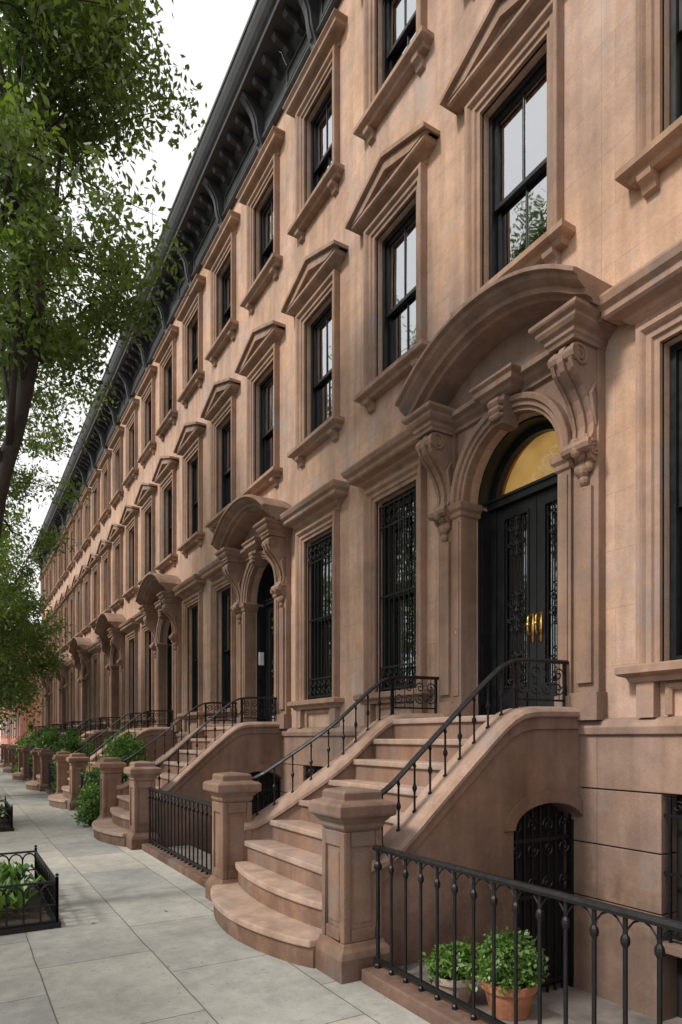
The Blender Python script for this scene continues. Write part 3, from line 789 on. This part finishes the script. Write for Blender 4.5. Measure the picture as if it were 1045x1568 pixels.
trunk3 = [(0,0,-.1),(.05,0,1.5),(-.05,.1,3),(.1,.1,5),(.0,0,7.5)]
T3 = make_tree(trunk3, .13, (.0,0,5.0), (2.4,2.5,3.4), 22, 230, 130, .13, 14, m_leafB, sig=.30, thr=.32)
T4 = make_tree(trunk3, .13, (.0,0,5.0), (2.4,2.5,3.2), 14, 120, 45, .24, 21, m_leafB, sig=.34, thr=.34)
place_tree(T3, (0,0,0), (.3,20.8,0), .5)
place_tree(T3, (0,0,0), (.2,27.5,0), 2.2, 1.1)
place_tree(T4, (0,0,0), (.3,34.5,0), 4.0, 1.2)
place_tree(T4, (0,0,0), (.4,42,0), 5.2, 1.15)
place_tree(T4, (0,0,0), (1.2,58,0), 1.2, 1.4)
place_tree(T4, (0,0,0), (1.0,68,0), 3.2, 1.6)
for i,y in enumerate((5,14,24,36)):
    place_tree(T4, (0,0,0), (-11.2,y,0), i*1.3, 1.4+.2*(i%2))

def tree_pit(y0, y1, x0, x1, seed):
    e = empty('tree_guard', ((x0+x1)/2,(y0+y1)/2,0)); b=((x0+x1)/2,(y0+y1)/2,0)
    mb = MB()
    def run(p,q):
        p=Vector(p); q=Vector(q); L=(q-p).length; d=(q-p)/L; n=max(3,round(L/.13)); s=L/n
        for i in range(n):
            a=p+d*(s*i); c=p+d*(s*(i+1)); m=(a+c)/2
            pts=[a, a+Vector((0,0,.30))]+[m+d*(-s/2*math.cos(t))+Vector((0,0,.30+s*.62*math.sin(t))) for t in [math.pi*j/8 for j in range(1,8)]]+[c+Vector((0,0,.30)), c]
            mb.tube(pts,.0085,5)
        for z,r in ((.06,.011),(.20,.009),(.40,.012)): mb.tube([p+Vector((0,0,z)), q+Vector((0,0,z))], r, 5)
        for a in (p,q): mb.tube([a, a+Vector((0,0,.44))], .014, 6); mb.lathe([(.0,.0),(.02,.015),(.0,.035)], (a.x,a.y,.44), 6)
    run((x0,y0,0),(x1,y0,0)); run((x1,y0,0),(x1,y1,0)); run((x1,y1,0),(x0,y1,0))
    for (a,b_,c,d) in ((x0,x1+.03,y0-.03,y0+.03),(x0,x1+.03,y1-.03,y1+.03),(x1-.03,x1+.03,y0+.03,y1-.03)): mb.box(a,b_,c,d,0,.05)
    child(mesh_of(mb,'iron_hoops',m_iron),'iron_hoops',e,b)
    mb=MB(); mb.box(x0-.1,x1-.031,y0+.031,y1-.031,-.05,.03); child(mesh_of(mb,'soil',m_soil),'soil',e,b)
    rr=random.Random(seed); pb=MB()
    for _ in range(44):
        cx=rr.uniform(x0+.05,x1-.12); cy=rr.uniform(y0+.12,y1-.12)
        if (Vector((cx,cy))-Vector((.1,(y0+y1)/2))).length<.2: continue
        for k in range(rr.randint(8,14)):
            a=rr.uniform(0,6.28); L=rr.uniform(.08,.17); h=rr.uniform(.12,.36); w=L*.36
            dx,dy=math.cos(a),math.sin(a)
            P=lambda s,z,o: (cx+dx*L*s-dy*w*o, cy+dy*L*s+dx*w*o, .03+z)
            pb.add([P(.1,0,0),P(.35,h*.75,-.5),P(.35,h*.75,.5),P(.35,h*.68,0),P(.8,h,-.75),P(.8,h,.75),P(.8,h*.9,0),P(1.3,h*.72,0)],[(0,3,1),(0,2,3),(1,3,6,4),(3,2,5,6),(4,6,7),(6,5,7)])
    top(mesh_of(pb,'ground_plants',m_leafS),'hosta_bed')
tree_pit(6.15,7.9,-.55,.76,3); tree_pit(12.9,14.7,-.55,.86,4); tree_pit(19.9,21.7,-.55,.86,5)

# ------------------------------------------------------------------ POTS, SHRUBS
def pot(cx,cy,z,r,h,mat,seed,ph,ln,n,sp):
    e = empty('potted_plant',(cx,cy,z)); b=(cx,cy,z)
    mb=MB(); mb.lathe([(r*.68,0),(r*.88,h*.72),(r*.9,h*.76),(r*1.0,h*.77),(r*1.02,h),(r*.92,h),(r*.88,h*.86),(.0,h*.84)],(cx,cy,z),28)
    child(mesh_of(mb,'pot',mat,smooth=False),'pot',e,b)
    mb=MB(); mb.lathe([(r*.9,h*.85),(r*.5,h*.9),(0,h*.9)],(cx,cy,z),16); child(mesh_of(mb,'soil',m_soil),'soil',e,b)
    rr=random.Random(seed); cl=[]; st=MB()
    for _ in range(n):
        a=rr.uniform(0,6.28); q=rr.random()**.5*sp; zz=z+h+rr.uniform(.02,ph)*(1-.4*q/sp)
        cl.append((cx+q*math.cos(a),cy+q*math.sin(a),zz,rr.uniform(.7,1.2)))
        st.tube([(cx+q*.2*math.cos(a),cy+q*.2*math.sin(a),z+h*.85),cl[-1][:3]],.003,4)
    child(mesh_of(st,'stems',m_leafS),'stems',e,b)
    child(leaf_mesh('leaves',cl,70,.045,ln,m_leafS,seed,1.0,.6),'leaves',e,b)
pot(2.86,2.86,0,.165,.20,m_terra,1,.28,.032,64,.17)
pot(2.70,3.18,0,.145,.17,m_pale,2,.18,.042,22,.13)

def shrub(cx,cy,z,r,h,seed,n=40,ln=.07):
    rr=random.Random(seed); cl=[]
    e=empty('shrub',(cx,cy,z)); b=(cx,cy,z); st=MB()
    for _ in range(n):
        a=rr.uniform(0,6.28); q=rr.random()**.5*r; t=rr.random()
        c=(cx+q*math.cos(a),cy+q*math.sin(a)*1.5,z+.15+(h-.15)*t*(1-.35*(q/r)**2),rr.uniform(.6,1.3)); cl.append(c)
        st.tube([(cx,cy,z),((cx+c[0])/2+.03,(cy+c[1])/2,z+(c[2]-z)*.6),c[:3]],[.012,.008,.004],4)
    child(mesh_of(st,'stems',m_bark),'stems',e,b); child(leaf_mesh('leaves',cl,120,.12,ln,m_leafS,seed,.9,.55),'leaves',e,b)
shrub(2.85,13.4,0,.42,1.85,1,65); shrub(2.9,14.6,0,.4,1.4,2,45)
shrub(2.85,19.4,0,.45,2.0,3,60); shrub(2.85,25.4,0,.5,2.0,4,50,.09); shrub(2.85,31.6,0,.55,2.3,5,50,.1)
shrub(2.8,7.9+M*2,0,.35,.9,6,35); shrub(2.15,12.85,0,.13,.75,7,16,.06)

rr=random.Random(5)
mb=MB()
for _ in range(45):
    x,y,z=(rr.uniform(-.8,2.2),rr.uniform(3.5,24),.004)
    a=rr.uniform(0,6.28); L=rr.uniform(.015,.03); dx,dy=math.cos(a)*L,math.sin(a)*L
    mb.add([(x-dx,y-dy,z+.002),(x+dy*.45,y-dx*.45,z+.008),(x+dx,y+dy,z+.003),(x-dy*.45,y+dx*.45,z+.006)],[(0,1,2,3)])
top(mesh_of(mb,'fallen_leaves',m_leafS),'fallen_leaves')

# ------------------------------------------------------------------ WORLD / SUN / CAMERA
w = bpy.data.worlds.new("World"); scene.world = w; w.use_nodes = True
nt = w.node_tree; bg = nt.nodes['Background']
AZ=274; EL=44
sky = nt.nodes.new('ShaderNodeTexSky'); sky.sky_type='NISHITA'; sky.sun_disc=False
sky.sun_elevation=math.radians(EL); sky.sun_rotation=math.radians(AZ); sky.dust_density=4; sky.air_density=1.0
mix = nt.nodes.new('ShaderNodeMix'); mix.data_type='RGBA'; mix.inputs[0].default_value=.85
nt.links.new(sky.outputs[0], mix.inputs[6]); mix.inputs[7].default_value=(11.6,11.5,11.2,1)
nt.links.new(mix.outputs[2], bg.inputs[0]); bg.inputs[1].default_value=.11
sl = bpy.data.lights.new('sun','SUN'); sl.energy=3.0; sl.angle=math.radians(9); sl.color=(1,.95,.88)
so = bpy.data.objects.new('sun', sl); COL.objects.link(so)
az=math.radians(AZ); el=math.radians(EL)
dirv = Vector((math.sin(az)*math.cos(el), math.cos(az)*math.cos(el), math.sin(el)))
so.rotation_euler = dirv.to_track_quat('Z','Y').to_euler(); so.location=(-10,5,20)

cam = bpy.data.cameras.new('camera'); co = bpy.data.objects.new('camera', cam); COL.objects.link(co)
co.location=(0,0,EYE); co.rotation_euler=(math.radians(90),0,-math.atan(.5905))
cam.sensor_fit='HORIZONTAL'; cam.sensor_width=36; cam.lens=36*1000/1045
cam.shift_y=346/1045; cam.clip_end=1000; cam.clip_start=.05
scene.camera=co
scene.view_settings.view_transform='Standard'; scene.view_settings.look='None'; scene.view_settings.exposure=0
